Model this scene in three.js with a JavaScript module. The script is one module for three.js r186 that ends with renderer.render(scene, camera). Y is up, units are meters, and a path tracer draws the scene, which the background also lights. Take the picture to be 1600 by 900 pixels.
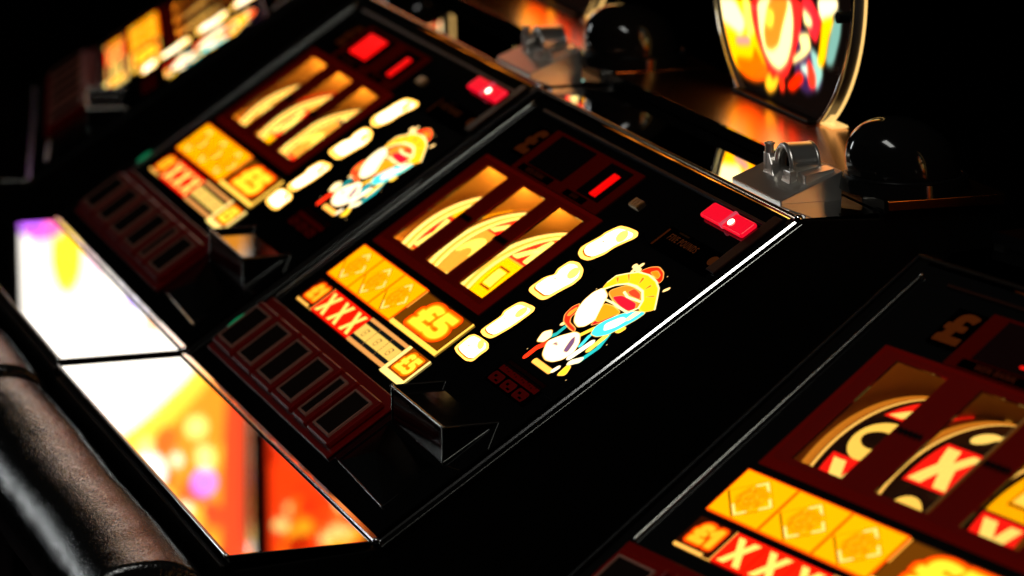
import * as THREE from 'three';
import { RoundedBoxGeometry } from 'three/addons/geometries/RoundedBoxGeometry.js';
import { mergeGeometries } from 'three/addons/utils/BufferGeometryUtils.js';
import { RectAreaLightUniformsLib } from 'three/addons/lights/RectAreaLightUniformsLib.js';

// ---------- camera, background, exposure, added room lamps ----------
const scene = new THREE.Scene();
scene.background = new THREE.Color(0, 0, 0);
const BENCH = 0.82;                                   // height of the machines' front ledge above the floor
const camera = new THREE.PerspectiveCamera(8.777, 1024 / 576, 0.05, 30);
camera.position.set(2.926, 0.739 + BENCH, 0.6894);
{
  const t = THREE.MathUtils.degToRad(71.628), p = THREE.MathUtils.degToRad(12.827);
  camera.lookAt(camera.position.clone().add(new THREE.Vector3(-Math.sin(t) * Math.cos(p), -Math.sin(p), -Math.cos(t) * Math.cos(p))));
}
camera.focus = 2.67; camera.userData.fStop = 5.8;
camera.updateMatrixWorld();
const renderer = new THREE.WebGLRenderer({ antialias: true });
renderer.toneMapping = THREE.LinearToneMapping;
renderer.toneMappingExposure = 1;
renderer.shadowMap.enabled = true;
RectAreaLightUniformsLib.init();
function areaLight(width, height, colour, intensity, parent, at, aim) {
  const l = new THREE.RectAreaLight(colour, intensity, width, height);
  parent.add(l); l.position.set(...at);
  l.lookAt(parent.localToWorld(new THREE.Vector3(...aim)));
  return l;
}
const ART = {"jf":[["#ff2208",[0.46,0.2729],[0.4663,0.2799],[0.4757,0.2834],[0.4894,0.2814],[0.4988,0.2763],[0.5001,0.2725],[0.482,0.2754]],["#ff7a10",[0.4734,0.2767],[0.4794,0.2805],[0.4901,0.2783],[0.4921,0.2748],[0.482,0.2754]],["#ffb414",[0.4416,0.2477],[0.4389,0.2527],[0.4391,0.2605],[0.4491,0.2666],[0.4602,0.2721],[0.476,0.2742],[0.4937,0.2728],[0.5074,0.2692],[0.5183,0.263],[0.5338,0.2536],[0.5258,0.2483],[0.5164,0.2473],[0.5071,0.254],[0.4953,0.2599],[0.4784,0.2615],[0.4654,0.2595],[0.4533,0.2544],[0.4466,0.2469]],["#b46400",[0.4424,0.2591],[0.4446,0.2607],[0.4528,0.2559]],["#b46400",[0.4502,0.2661],[0.4523,0.2672],[0.4649,0.261]],["#b46400",[0.4719,0.2702],[0.4765,0.2701],[0.4787,0.2633]],["#b46400",[0.4925,0.2682],[0.4962,0.2678],[0.4927,0.2623]],["#b46400",[0.5131,0.2628],[0.5152,0.2619],[0.504,0.2579]],["#ff7a1e",[0.4531,0.2466],[0.4665,0.259],[0.4924,0.2605],[0.5079,0.2543],[0.5132,0.2462],[0.5068,0.2414],[0.4845,0.2408]],["#e8122a",[0.4667,0.2447],[0.476,0.2497],[0.4868,0.2501],[0.5038,0.2503],[0.5106,0.2461],[0.5058,0.2418],[0.4877,0.242]],["#f03c1e",[0.4772,0.2543],[0.48,0.2595],[0.495,0.2581],[0.5026,0.2541],[0.4858,0.2531]],["#fff6d0",[0.4427,0.2472],[0.4376,0.2403],[0.4391,0.2305],[0.4471,0.2206],[0.4594,0.2131],[0.4725,0.2112],[0.4796,0.2147],[0.4819,0.2214],[0.4783,0.2268],[0.4668,0.2362],[0.4596,0.2438]],["#ff8c14",[0.4666,0.237],[0.4823,0.2392],[0.4999,0.238],[0.497,0.2303],[0.4889,0.2223],[0.4825,0.2224]],["#e81414",[0.485,0.2175],[0.4825,0.2224],[0.4889,0.2223],[0.4999,0.238],[0.4948,0.2261]],["#ff2810",[0.4393,0.2272],[0.4356,0.2216],[0.4382,0.2139],[0.4475,0.2088],[0.4649,0.2067],[0.4759,0.2066],[0.4714,0.2091],[0.4562,0.2103],[0.4492,0.2145],[0.4485,0.2194]],["#ff8a20",[0.4429,0.2139],[0.4399,0.2171],[0.4414,0.2237],[0.445,0.2215],[0.4462,0.2151]],["#3cd2dc",[0.492,0.2184],[0.4938,0.2266],[0.502,0.2371],[0.5137,0.2447],[0.5284,0.2484],[0.5277,0.2398],[0.5233,0.2291],[0.5179,0.2187],[0.5083,0.2127],[0.4977,0.2121]],["#f0ffff",[0.499,0.2243],[0.5077,0.2359],[0.5183,0.2364],[0.516,0.2272],[0.5079,0.2192]],["#fff0b0",[0.5148,0.2442],[0.5227,0.2471],[0.5209,0.2365],[0.5156,0.2337]],["#ffd230",[0.5216,0.2235],[0.5254,0.2307],[0.5293,0.2296],[0.528,0.2245]],["#fff0c0",[0.4464,0.1846],[0.4397,0.1932],[0.4473,0.1985],[0.4565,0.1934],[0.4558,0.1872]],["#fff2d2",[0.4724,0.1791],[0.4588,0.1892],[0.4652,0.1975],[0.4768,0.2069],[0.4856,0.2076],[0.4975,0.202],[0.5057,0.1934],[0.5034,0.1842],[0.4954,0.1786],[0.4842,0.1769]],["#64486e",[0.4831,0.2042],[0.4836,0.2001],[0.4916,0.1898],[0.4986,0.1907],[0.4919,0.1999]],["#8c6e78",[0.4705,0.1927],[0.4689,0.1896],[0.4775,0.1911]],["#ffd22a",[0.5173,0.1829],[0.5199,0.1723],[0.5294,0.176],[0.5233,0.1835]]],"js":[["#fff0b0",0.0012,[0.4449,0.2463],[0.4533,0.2544],[0.4648,0.2598],[0.4784,0.2615],[0.4932,0.2608],[0.5079,0.2543],[0.5135,0.248]],["#fff0b0",0.0012,[0.4618,0.2403],[0.478,0.2411],[0.4909,0.2406],[0.5078,0.2409],[0.5122,0.2467]],["#fff0b0",0.0012,[0.4731,0.2529],[0.4847,0.251],[0.497,0.2521],[0.5065,0.253]],["#fff0b0",0.0008,[0.4389,0.2527],[0.4391,0.2605],[0.4491,0.2666],[0.4602,0.2721],[0.476,0.2742],[0.4937,0.2728],[0.5074,0.2692],[0.5183,0.263],[0.5338,0.2536]],["#1e9aa0",0.0022,[0.4532,0.1922],[0.4587,0.1976],[0.4578,0.2058]],["#ff3214",0.003,[0.4612,0.1876],[0.4562,0.1806],[0.4566,0.1714]],["#ffc83c",0.0022,[0.4869,0.2064],[0.4927,0.2161]],["#3cc8dc",0.002,[0.4992,0.2102],[0.5033,0.2008]],["#fff8e0",0.0032,[0.5113,0.2063],[0.5088,0.1896]],["#1eaab4",0.0024,[0.5189,0.2183],[0.5264,0.2062],[0.5245,0.1906]],["#ffd050",0.0028,[0.5178,0.2162],[0.519,0.2018]],["#ffb450",0.0022,[0.4731,0.1718],[0.5076,0.1717]],["#fff4c8",0.003,[0.5171,0.1861],[0.5235,0.191]],["#ffd890",0.002,[0.4514,0.2708],[0.4527,0.2781]],["#ffd890",0.002,[0.4454,0.2747],[0.458,0.2731]],["#ffd890",0.0016,[0.5169,0.2701],[0.5188,0.2724]],["#fff0d0",0.0024,[0.5095,0.1741],[0.5104,0.1769]],["#ffd890",0.0018,[0.4495,0.2066],[0.4512,0.2072]]],"pills":[[[0.3568,0.2605],[0.3512,0.266],[0.3583,0.2816],[0.3575,0.2851],[0.3644,0.2959],[0.3776,0.2981],[0.3965,0.2991],[0.4034,0.2951],[0.3922,0.2798],[0.391,0.27],[0.3818,0.2595],[0.3683,0.258]],[[0.3532,0.2137],[0.3549,0.2291],[0.3634,0.2352],[0.3579,0.2407],[0.3601,0.251],[0.3734,0.2535],[0.39,0.2508],[0.3998,0.2447],[0.4013,0.237],[0.3971,0.2292],[0.3908,0.2128]],[[0.3619,0.1663],[0.3647,0.1851],[0.3595,0.1896],[0.3643,0.2029],[0.3916,0.2053],[0.3963,0.2018],[0.3949,0.1826],[0.3886,0.1662],[0.3744,0.1646]],[[0.3581,0.1439],[0.3568,0.1508],[0.3566,0.158],[0.3615,0.1609],[0.3719,0.1616],[0.3918,0.1618],[0.4013,0.1581],[0.4005,0.1505],[0.4017,0.1438],[0.3922,0.1412],[0.3695,0.1419]]],"sign":[["#ffae00",[0.0441,0.2804],[0.0461,0.2707],[0.0568,0.2572],[0.0708,0.2431],[0.0912,0.2326],[0.1145,0.2264],[0.1372,0.2264],[0.1532,0.2296],[0.1624,0.2366],[0.1392,0.2573],[0.1254,0.2797],[0.1217,0.2914]],["#fff4c0",[0.0458,0.2807],[0.0858,0.2863],[0.106,0.2744],[0.1097,0.2651],[0.1,0.26],[0.08,0.2632],[0.053,0.2667]],["#ffe060",[0.1055,0.2891],[0.1184,0.2909],[0.1324,0.2648],[0.1197,0.2605],[0.1094,0.2712]],["#a07890",[0.0903,0.2542],[0.1197,0.2593],[0.1231,0.2549],[0.0971,0.2509]],["#ff5a00",[0.091,0.2376],[0.1302,0.2412],[0.1329,0.2527],[0.1494,0.243],[0.1624,0.2366],[0.1532,0.2296],[0.134,0.2259],[0.1112,0.2265]],["#f02222",[0.1217,0.2914],[0.2306,0.3067],[0.2287,0.2828],[0.2146,0.2569],[0.203,0.2407],[0.1845,0.2365],[0.1655,0.2395],[0.1424,0.2578],[0.1288,0.2741]],["#fff2b0",[0.1377,0.2936],[0.2064,0.3033],[0.2133,0.2865],[0.211,0.2683],[0.2025,0.2526],[0.1873,0.2436],[0.1716,0.2453],[0.1553,0.2537],[0.1435,0.2701]],["#ff7420",[0.163,0.2972],[0.2033,0.3029],[0.189,0.2769],[0.1833,0.264],[0.171,0.2579],[0.1584,0.2578],[0.1531,0.2692]],["#ffd040",[0.1618,0.2886],[0.1729,0.2866],[0.1702,0.2765],[0.1576,0.2759]],["#2a1848",[0.2287,0.2828],[0.2439,0.2804],[0.2504,0.2708],[0.2747,0.2604],[0.2726,0.2425],[0.2461,0.2334],[0.2309,0.2357],[0.2182,0.2455]],["#fff0a0",[0.2259,0.2765],[0.2454,0.2806],[0.2504,0.2708],[0.2387,0.263],[0.2148,0.2533],[0.2177,0.2574],[0.2355,0.2661]],["#a8d0d8",[0.2436,0.2874],[0.2586,0.2873],[0.2618,0.2819],[0.2499,0.2813]],["#a8d0d8",[0.2301,0.2522],[0.2451,0.2558],[0.25,0.2471],[0.2394,0.2489]],["#78b0bc",[0.2504,0.2708],[0.2716,0.2635],[0.2751,0.2523],[0.2639,0.2387],[0.2604,0.2499]],["#ff3020",[0.2448,0.2616],[0.2604,0.2499],[0.2608,0.2406],[0.2488,0.2398]],["#ff2000",[0.2034,0.2323],[0.2273,0.247],[0.2381,0.2434],[0.2158,0.2308]],["#ffb020",[0.1565,0.2259],[0.1656,0.2371],[0.1721,0.2315],[0.1861,0.2368],[0.1787,0.2259],[0.1662,0.2214]],["#ff2a10",[0.1892,0.2361],[0.1971,0.2349],[0.1974,0.2277],[0.1896,0.2271]],["#f02030",[0.2306,0.3067],[0.2485,0.3093],[0.27,0.2948],[0.262,0.2772],[0.253,0.2794],[0.2373,0.2935]],["#fff6d0",[0.2633,0.3113],[0.3011,0.3167],[0.3029,0.31],[0.2902,0.3024],[0.2759,0.2951],[0.2668,0.3013]],["#fff0b0",[0.234,0.299],[0.2493,0.2941],[0.2525,0.2887],[0.2375,0.2877]],["#ffb000",[0.273,0.2952],[0.2961,0.301],[0.2852,0.2854],[0.2776,0.2609],[0.2658,0.2602],[0.2708,0.2797]],["#5a8c96",[0.2962,0.2987],[0.3103,0.3065],[0.3083,0.2889],[0.2951,0.2637],[0.2819,0.2628],[0.2883,0.2824]]]};
// ---------- helpers ----------
let seed = 7;
const rnd = () => { seed = (seed * 1664525 + 1013904223) >>> 0; return seed / 4294967296; };
const taken = new Map();
function numbered(n) { const k = taken.get(n) || 0; taken.set(n, k + 1); return k ? `${n}_${String(k).padStart(3, '0')}` : n; }
function tag(o, label, category, group) { o.userData.label = label; o.userData.category = category; if (group) o.userData.group = group; return o; }
function part(name, geo, mat, parent) {
  const m = new THREE.Mesh(Array.isArray(geo) ? mergeGeometries(geo.map((g) => (g.index ? g.toNonIndexed() : g))) : geo, mat);
  m.name = name; m.castShadow = m.receiveShadow = true; parent.add(m); return m;
}
const A = 0.5886, SA = Math.sin(A), CA = Math.cos(A);
const PANEL = new THREE.Matrix4().makeBasis(new THREE.Vector3(1, 0, 0), new THREE.Vector3(0, SA, -CA), new THREE.Vector3(0, CA, SA));
const onPanel = (g) => g.applyMatrix4(PANEL);
const VTOP = 0.3686, YT = VTOP * SA, ZT = -VTOP * CA;   // top edge of the sloping console
const W = 0.56;
function box(x0, x1, y0, y1, z0, z1, r = 0) {
  const w = x1 - x0, h = y1 - y0, d = z1 - z0;
  const g = r ? new RoundedBoxGeometry(w, h, d, 2, Math.min(r, w / 2.01, h / 2.01, d / 2.01)) : new THREE.BoxGeometry(w, h, d);
  return g.translate((x0 + x1) / 2, (y0 + y1) / 2, (z0 + z1) / 2);
}
function tube(a, b, r, seg = 10) {
  const va = new THREE.Vector3(...a), vb = new THREE.Vector3(...b), d = vb.clone().sub(va);
  const g = new THREE.CylinderGeometry(r, r, d.length(), seg, 1);
  g.applyQuaternion(new THREE.Quaternion().setFromUnitVectors(new THREE.Vector3(0, 1, 0), d.normalize()));
  return g.translate((va.x + vb.x) / 2, (va.y + vb.y) / 2, (va.z + vb.z) / 2);
}
const P = (u, v, h = 0) => [u, v * SA + h * CA, -v * CA + h * SA];
function canvas(w, h, draw, soft = 0) {
  let c = document.createElement('canvas'); c.width = w; c.height = h;
  draw(c.getContext('2d'), w, h);
  if (soft) { const s = document.createElement('canvas'); s.width = w; s.height = h; const y = s.getContext('2d'); y.filter = `blur(${soft}px)`; y.drawImage(c, 0, 0); c = s; }   // air-brushed print
  const t = new THREE.CanvasTexture(c); t.colorSpace = THREE.SRGBColorSpace; t.magFilter = THREE.LinearFilter; t.anisotropy = 8;
  return t;
}
function noiseTexture(n, f, srgb = false) {
  const d = new Uint8Array(n * n * 4);
  for (let i = 0; i < n * n; i++) { const v = f(i % n, Math.floor(i / n)); d.set([v, v, v, 255], i * 4); }
  const t = new THREE.DataTexture(d, n, n); t.wrapS = t.wrapT = THREE.RepeatWrapping; t.magFilter = THREE.LinearFilter; t.minFilter = THREE.LinearFilter;
  if (srgb) t.colorSpace = THREE.SRGBColorSpace; t.needsUpdate = true; return t;
}
// tileable value noise
function valueNoise(n, cells, s) {
  seed = s; const g = Array.from({ length: cells * cells }, rnd), f = new Float32Array(n * n);
  const sm = (t) => t * t * (3 - 2 * t);
  for (let y = 0; y < n; y++) for (let x = 0; x < n; x++) {
    const gx = x / n * cells, gy = y / n * cells, x0 = Math.floor(gx), y0 = Math.floor(gy), tx = sm(gx - x0), ty = sm(gy - y0);
    const at = (i, j) => g[((j % cells) * cells) + (i % cells)];
    f[y * n + x] = (at(x0, y0) * (1 - tx) + at(x0 + 1, y0) * tx) * (1 - ty) + (at(x0, y0 + 1) * (1 - tx) + at(x0 + 1, y0 + 1) * tx) * ty;
  }
  return f;
}
const N = 512, n1 = valueNoise(N, 8, 3), n2 = valueNoise(N, 40, 5), n3 = valueNoise(N, 128, 9);
const grainMap = noiseTexture(N, (x, y) => { const i = y * N + x; return 255 * (0.25 * n1[i] + 0.3 * n2[i] + 0.45 * n3[i]); });
const smearMap = noiseTexture(N, (x, y) => { const i = y * N + x, j = (y * N + ((x * 3) % N)); return 120 + 90 * n1[i] + 45 * n3[j]; });
const brushMap = noiseTexture(N, (x, y) => 128 + 100 * (n3[(y * 7 % N) * N + (x >> 6)] - 0.5) + 40 * (n1[y * N + x] - 0.5));

// ---------- materials ----------
const std = (o) => new THREE.MeshStandardMaterial(o);
const lin = (r, g, b) => new THREE.Color().setRGB(r, g, b);
const M = {
  glass: std({ color: lin(0.004, 0.004, 0.004), roughness: 0.06, roughnessMap: smearMap }),
  black: new THREE.MeshPhysicalMaterial({ color: lin(0.005, 0.005, 0.005), roughness: 0.3, specularIntensity: 0.15 }),
  cabinet: new THREE.MeshPhysicalMaterial({ color: lin(0.005, 0.0045, 0.004), roughness: 0.4, specularIntensity: 0.04 }),
  chrome: std({ color: lin(0.82, 0.82, 0.82), metalness: 1, roughness: 0.1 }),
  mirror: std({ color: lin(0.86, 0.85, 0.83), metalness: 1, roughness: 0.028, roughnessMap: smearMap }),
  steel: std({ color: lin(0.85, 0.8, 0.73), metalness: 0.88, roughness: 0.3 }),
  redPrint: new THREE.MeshPhysicalMaterial({ color: lin(0.1, 0.003, 0.002), roughness: 0.7, specularIntensity: 0, emissive: lin(0.03, 0.0005, 0.0002) }),
  darkRedPrint: new THREE.MeshPhysicalMaterial({ color: lin(0.05, 0.002, 0.001), roughness: 0.7, specularIntensity: 0, emissive: lin(0.014, 0.0003, 0.0001) }),
  brownPrint: std({ color: lin(0.24, 0.075, 0.02), roughness: 0.5 }),
  redPlastic: new THREE.MeshPhysicalMaterial({ color: lin(0.2, 0.003, 0.002), roughness: 0.3, specularIntensity: 0.15 }),
  smoke: new THREE.MeshPhysicalMaterial({ color: lin(0.012, 0.006, 0.004), roughness: 0.2, specularIntensity: 0.3 }),
  capEdge: std({ color: lin(0.4, 0.17, 0.12), roughness: 0.2 }),
  cream: new THREE.MeshPhysicalMaterial({ color: lin(0.6, 0.34, 0.1), roughness: 0.8, specularIntensity: 0 }),
  cavity: new THREE.MeshPhysicalMaterial({ color: lin(0.006, 0.004, 0.004), roughness: 0.9, specularIntensity: 0 }),
  shelf: std({ color: lin(0.62, 0.24, 0.07), metalness: 1, roughness: 0.22 }),
  vinyl: new THREE.MeshPhysicalMaterial({ color: lin(0.01, 0.01, 0.01), roughness: 0.15, ior: 1.9, bumpMap: grainMap, bumpScale: 0.0003 }),
  dome: std({ color: lin(0.006, 0.006, 0.006), roughness: 0.1 }),
  brass: std({ color: lin(0.62, 0.42, 0.2), metalness: 1, roughness: 0.35 }),
  clear: new THREE.MeshPhysicalMaterial({ color: 0xffffff, transmission: 1, thickness: 0, roughness: 0.02 }),
};
const glow = (map, k, o = {}) => new THREE.MeshPhysicalMaterial({ color: lin(0.004, 0.004, 0.004), roughness: 0.08, specularIntensity: 0.5, emissive: 0xffffff, emissiveMap: map, emissiveIntensity: k, ...o });
const lit = (r, g, b, o = {}) => new THREE.MeshPhysicalMaterial({ color: lin(0.01, 0.01, 0.01), roughness: 0.12, specularIntensity: 0.5, emissive: lin(r, g, b), ...o });

// ---------- prints (flat artwork behind the glass) ----------
const fillPoly = (x, pts, c) => { x.fillStyle = c; x.beginPath(); pts.forEach((p, i) => (i ? x.lineTo(...p) : x.moveTo(...p))); x.closePath(); x.fill(); };
const blobPoly = (x, pts, c, grow = 0) => {           // the same outline with its corners rounded off
  x.fillStyle = c; x.beginPath(); const n = pts.length, mix = (a, b, t) => [a[0] + (b[0] - a[0]) * t, a[1] + (b[1] - a[1]) * t], K = 0.3;
  for (let i = 0; i < n; i++) { const p = pts[i], a = pts[(i + n - 1) % n], b = pts[(i + 1) % n]; i ? x.lineTo(...mix(p, a, K)) : x.moveTo(...mix(p, a, K)); x.quadraticCurveTo(...p, ...mix(p, b, K)); }
  x.closePath(); x.fill(); if (grow) { x.strokeStyle = c; x.lineJoin = 'round'; x.lineWidth = grow; x.stroke(); }
};
function outlined(x, s, px, cx, cy, fill, edge, lw, sx = 1) {   // air-brushed lettering: rings of print from dark edge to pale core
  x.save(); x.translate(cx, cy); x.scale(sx, 1); x.font = `bold ${px}px sans-serif`; x.textAlign = 'center'; x.textBaseline = 'middle'; x.lineJoin = 'round';
  for (const [c, k] of [['#8a1c00', 1.12], [edge, 1], ['#ff7a08', 0.62], ['#ffa414', 0.4], [fill, 0.24]]) { x.strokeStyle = c; x.lineWidth = lw * k; x.strokeText(s, 0, 0); }
  x.fillStyle = fill; x.fillText(s, 0, 0); x.restore();
}
const T = {};
T.gold = canvas(464, 312, (x, w, h) => {
  x.fillStyle = '#ff5a00'; x.fillRect(0, 0, w, h); x.fillStyle = '#ffb800'; x.fillRect(9, 9, w - 18, h - 18);
  const at = (a, b) => [a * w, (1 - b) * h], L = [0.05, 0.47], U = [0.48, 0.94], R = [0.91, 0.5], D = [0.47, 0.05], cx = w * 0.48, cy = h * 0.5;
  const seg = (p, q, s, e) => { x.beginPath(); x.moveTo(...at(p[0] + (q[0] - p[0]) * s, p[1] + (q[1] - p[1]) * s)); x.lineTo(...at(p[0] + (q[0] - p[0]) * e, p[1] + (q[1] - p[1]) * e)); x.stroke(); };
  x.lineCap = 'round'; x.strokeStyle = '#f08a00'; x.lineWidth = 5; seg(L, U, 0, 1); seg(U, R, 0, 1); seg(R, D, 0, 1);
  x.strokeStyle = '#2a0e00'; x.lineWidth = 10; seg(L, D, 0, 1); x.lineWidth = 6; seg(D, R, 0.3, 0.62);
  x.strokeStyle = '#fff0a0'; x.lineWidth = 14; const inn = (p) => [0.48 + (p[0] - 0.48) * 0.88, 0.5 + (p[1] - 0.5) * 0.86]; const [l, u, r, d] = [L, U, R, D].map(inn);
  seg(d, l, 0, 0.42); seg(d, r, 0, 0.3); seg(u, r, 0, 0.4); seg(u, l, 0, 0.3); seg(r, u, 0, 0.3); seg(r, d, 0, 0.3);
  seed = 21; x.fillStyle = '#ffa000';
  for (let k = 0; k < 15; k++) { const t = k / 15 * 6.283; x.beginPath(); x.arc(cx + Math.cos(t) * 86, cy + Math.sin(t) * 62, 22 + 12 * rnd(), 0, 7); x.fill(); }
  x.beginPath(); x.ellipse(cx, cy, 92, 66, 0, 0, 7); x.fill();
  for (let k = 0; k < 40; k++) { x.fillStyle = ['#ffb000', '#f08c00', '#ffc020', '#e88200'][k % 4]; x.beginPath(); x.ellipse(cx + (rnd() - 0.5) * 170, cy + (rnd() - 0.5) * 110, 5 + 12 * rnd(), 4 + 7 * rnd(), rnd() * 3, 0, 7); x.fill(); }
});
T.five = canvas(912, 300, (x, w, h) => {
  x.fillStyle = '#3a1c02'; x.fillRect(0, 0, w, h); x.fillStyle = '#5a3204'; x.fillRect(10, 10, w - 20, h - 40);
  x.fillStyle = '#ffd060'; x.fillRect(0, h - 30, w, 30); x.fillStyle = '#e8a040'; x.fillRect(0, 0, 16, h * 0.55);
  outlined(x, '£5', 250, w * 0.53, h * 0.46, '#ffd83c', '#ff5000', 74, 2.0);
});
T.fiveSmall = canvas(400, 232, (x, w, h) => {
  x.fillStyle = '#fff0b4'; x.fillRect(0, 0, w, h); x.fillStyle = '#7a3c08'; x.fillRect(52, 0, w, h - 40);
  outlined(x, '£5', 170, w * 0.57, h * 0.42, '#ffe050', '#ff7000', 44, 1.35);
});
T.one = canvas(320, 208, (x, w, h) => { x.fillStyle = '#2a0c00'; x.fillRect(0, 0, w, h); x.fillStyle = '#ffc870'; x.fillRect(0, h - 18, w * 0.8, 18); outlined(x, '£1', 150, w * 0.52, h * 0.45, '#ffc830', '#ff4a00', 56, 1.3); });
T.cross = canvas(276, 208, (x, w, h) => {
  x.fillStyle = '#8a0800'; x.fillRect(0, 0, w, h); x.fillStyle = '#ff1c08'; x.fillRect(4, 4, w - 8, h - 8);
  fillPoly(x, [[38, 22], [100, 22], [138, 72], [176, 22], [238, 22], [172, 104], [238, 188], [176, 188], [138, 136], [100, 188], [38, 188], [104, 104]], '#ffe68c');
});
T.bar = canvas(256, 208, (x, w, h) => {
  x.fillStyle = '#f0b078'; x.fillRect(0, 0, w, h); x.fillStyle = '#10161e'; x.fillRect(0, 26, w, h - 52); x.fillStyle = '#ffe28c'; x.fillRect(4, 56, w - 6, h - 112);
  x.strokeStyle = '#b08a58'; x.lineWidth = 7; x.beginPath(); x.roundRect(100, 78, 56, 54, 20); x.stroke(); x.fillStyle = '#6a4a50'; x.fillRect(146, 76, 16, 12); x.fillStyle = '#a07848'; x.fillRect(118, 100, 22, 10);
});
const tileRect = (u0, u1, v0, v1) => ({ u0, u1, v0, v1 });
const JR = tileRect(0.405, 0.552, 0.156, 0.292);
const uvTo = (R, w, h) => ([u, v]) => [(u - R.u0) / (R.u1 - R.u0) * w, (1 - (v - R.v0) / (R.v1 - R.v0)) * h];
T.figure = canvas(1176, 1088, (x, w, h) => {
  x.fillStyle = '#000'; x.fillRect(0, 0, w, h); const f = uvTo(JR, w, h), k = w / (JR.u1 - JR.u0);
  x.lineCap = x.lineJoin = 'round';
  const fills = () => { ART.jf.forEach(([c, ...pts]) => blobPoly(x, pts.map(f), '#ffb848', 12)); ART.jf.forEach(([c, ...pts]) => { blobPoly(x, pts.map(f), '#ffd684', 5); blobPoly(x, pts.map(f), c); }); };
  ART.js.slice(4).forEach(([c, lw, ...pts]) => { x.strokeStyle = c; x.lineWidth = lw * k * 2.4; x.beginPath(); pts.map(f).forEach((p, i) => (i ? x.lineTo(...p) : x.moveTo(...p))); x.stroke(); });
  fills();
  ART.js.slice(0, 4).forEach(([c, lw, ...pts]) => { x.strokeStyle = c; x.lineWidth = lw * k * 1.8; x.beginPath(); pts.map(f).forEach((p, i) => (i ? x.lineTo(...p) : x.moveTo(...p))); x.stroke(); });
  seed = 31; for (let i = 0; i < 26; i++) { x.fillStyle = '#ffd890'; const p = f([0.415 + 0.13 * rnd(), 0.165 + 0.12 * rnd()]); if (x.getImageData(Math.floor(p[0]), Math.floor(p[1]), 1, 1).data[0] < 5 && i % 3 === 0) { x.beginPath(); x.arc(p[0], p[1], 5, 0, 7); x.fill(); } }
}, 2.5);
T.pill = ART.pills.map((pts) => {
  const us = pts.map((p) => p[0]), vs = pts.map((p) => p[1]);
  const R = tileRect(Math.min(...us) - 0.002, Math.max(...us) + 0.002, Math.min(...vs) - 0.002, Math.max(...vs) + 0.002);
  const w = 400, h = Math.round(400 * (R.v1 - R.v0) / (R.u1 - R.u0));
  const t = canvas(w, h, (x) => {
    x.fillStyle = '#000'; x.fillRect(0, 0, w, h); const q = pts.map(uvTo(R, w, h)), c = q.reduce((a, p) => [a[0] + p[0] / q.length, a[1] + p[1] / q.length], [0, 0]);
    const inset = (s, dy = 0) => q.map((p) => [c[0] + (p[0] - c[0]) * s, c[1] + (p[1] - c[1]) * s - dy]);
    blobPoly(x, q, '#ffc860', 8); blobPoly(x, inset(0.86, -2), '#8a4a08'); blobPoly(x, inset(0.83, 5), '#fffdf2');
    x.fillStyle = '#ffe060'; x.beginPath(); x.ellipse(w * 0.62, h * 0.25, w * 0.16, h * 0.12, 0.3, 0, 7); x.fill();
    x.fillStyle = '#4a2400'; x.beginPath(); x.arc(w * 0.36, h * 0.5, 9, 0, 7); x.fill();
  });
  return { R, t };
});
const words = (w, h, s, c, px, extra) => canvas(w, h, (x) => { x.fillStyle = '#020101'; x.fillRect(0, 0, w, h); x.fillStyle = c; x.font = `bold ${px}px sans-serif`; x.textAlign = 'center'; x.textBaseline = 'middle'; x.fillText(s, w / 2, h / 2, w * 0.94); extra && extra(x); });
T.winBank = words(560, 72, 'WIN BANK', '#6e2a14', 62);
T.bank = words(400, 60, 'BANK', '#60200f', 54);
T.fivePounds = canvas(840, 170, (x, w, h) => {
  x.fillStyle = '#020101'; x.fillRect(0, 0, w, h); x.fillStyle = '#7e3a14'; x.fillRect(8, 20, 26, 140); x.fillStyle = '#3c2410'; x.fillRect(150, 8, 150, 12);
  x.fillStyle = '#84441e'; x.font = 'bold 66px sans-serif'; x.textBaseline = 'middle'; x.fillText('FIVE POUNDS', 90, 62, 560); x.beginPath(); x.ellipse(760, 66, 50, 36, 0, 0, 7); x.fill();
});
T.option = canvas(640, 176, (x, w, h) => {
  x.fillStyle = '#020101'; x.fillRect(0, 0, w, h); x.fillStyle = '#6e0c0a'; x.fillRect(30, 6, 600, 22); x.fillStyle = '#7a0a08'; x.fillRect(20, 36, 600, 50);
  x.fillStyle = '#4a0606'; for (let i = 0; i < 13; i++) x.fillRect(50 + i * 42, 46 + (i % 3) * 8, 20, 10);
  x.fillStyle = '#74100e'; for (let i = 0; i < 3; i++) { x.beginPath(); x.roundRect(20 + i * 200, 98, 170, 68, 22); x.fill(); }
  x.fillStyle = '#060101'; for (let i = 0; i < 3; i++) { x.fillRect(60 + i * 200, 118, 36, 16); x.fillRect(110 + i * 200, 142, 44, 12); }
});
T.pound = canvas(220, 260, (x, w, h) => { x.fillStyle = '#020101'; x.fillRect(0, 0, w, h); x.fillStyle = '#8a4016'; x.font = 'bold 280px sans-serif'; x.textAlign = 'center'; x.textBaseline = 'middle'; x.save(); x.translate(w / 2, h / 2); x.scale(1.25, 1); x.lineWidth = 16; x.lineJoin = 'round'; x.strokeStyle = '#8a4016'; x.strokeText('£', 0, 0); x.fillText('£', 0, 0); x.restore(); });
T.digit = canvas(560, 256, (x, w, h) => { x.fillStyle = '#060000'; x.fillRect(0, 0, w, h); x.strokeStyle = '#ff1408'; x.lineWidth = 15; x.lineJoin = 'round'; x.lineCap = 'round';
  for (const cx of [330, 450]) { x.beginPath(); x.moveTo(cx + 62, 40); x.lineTo(cx, 40); x.lineTo(cx - 6, 124); x.lineTo(cx + 56, 124); x.lineTo(cx + 48, 214); x.lineTo(cx - 16, 214); x.stroke(); } });
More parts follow.
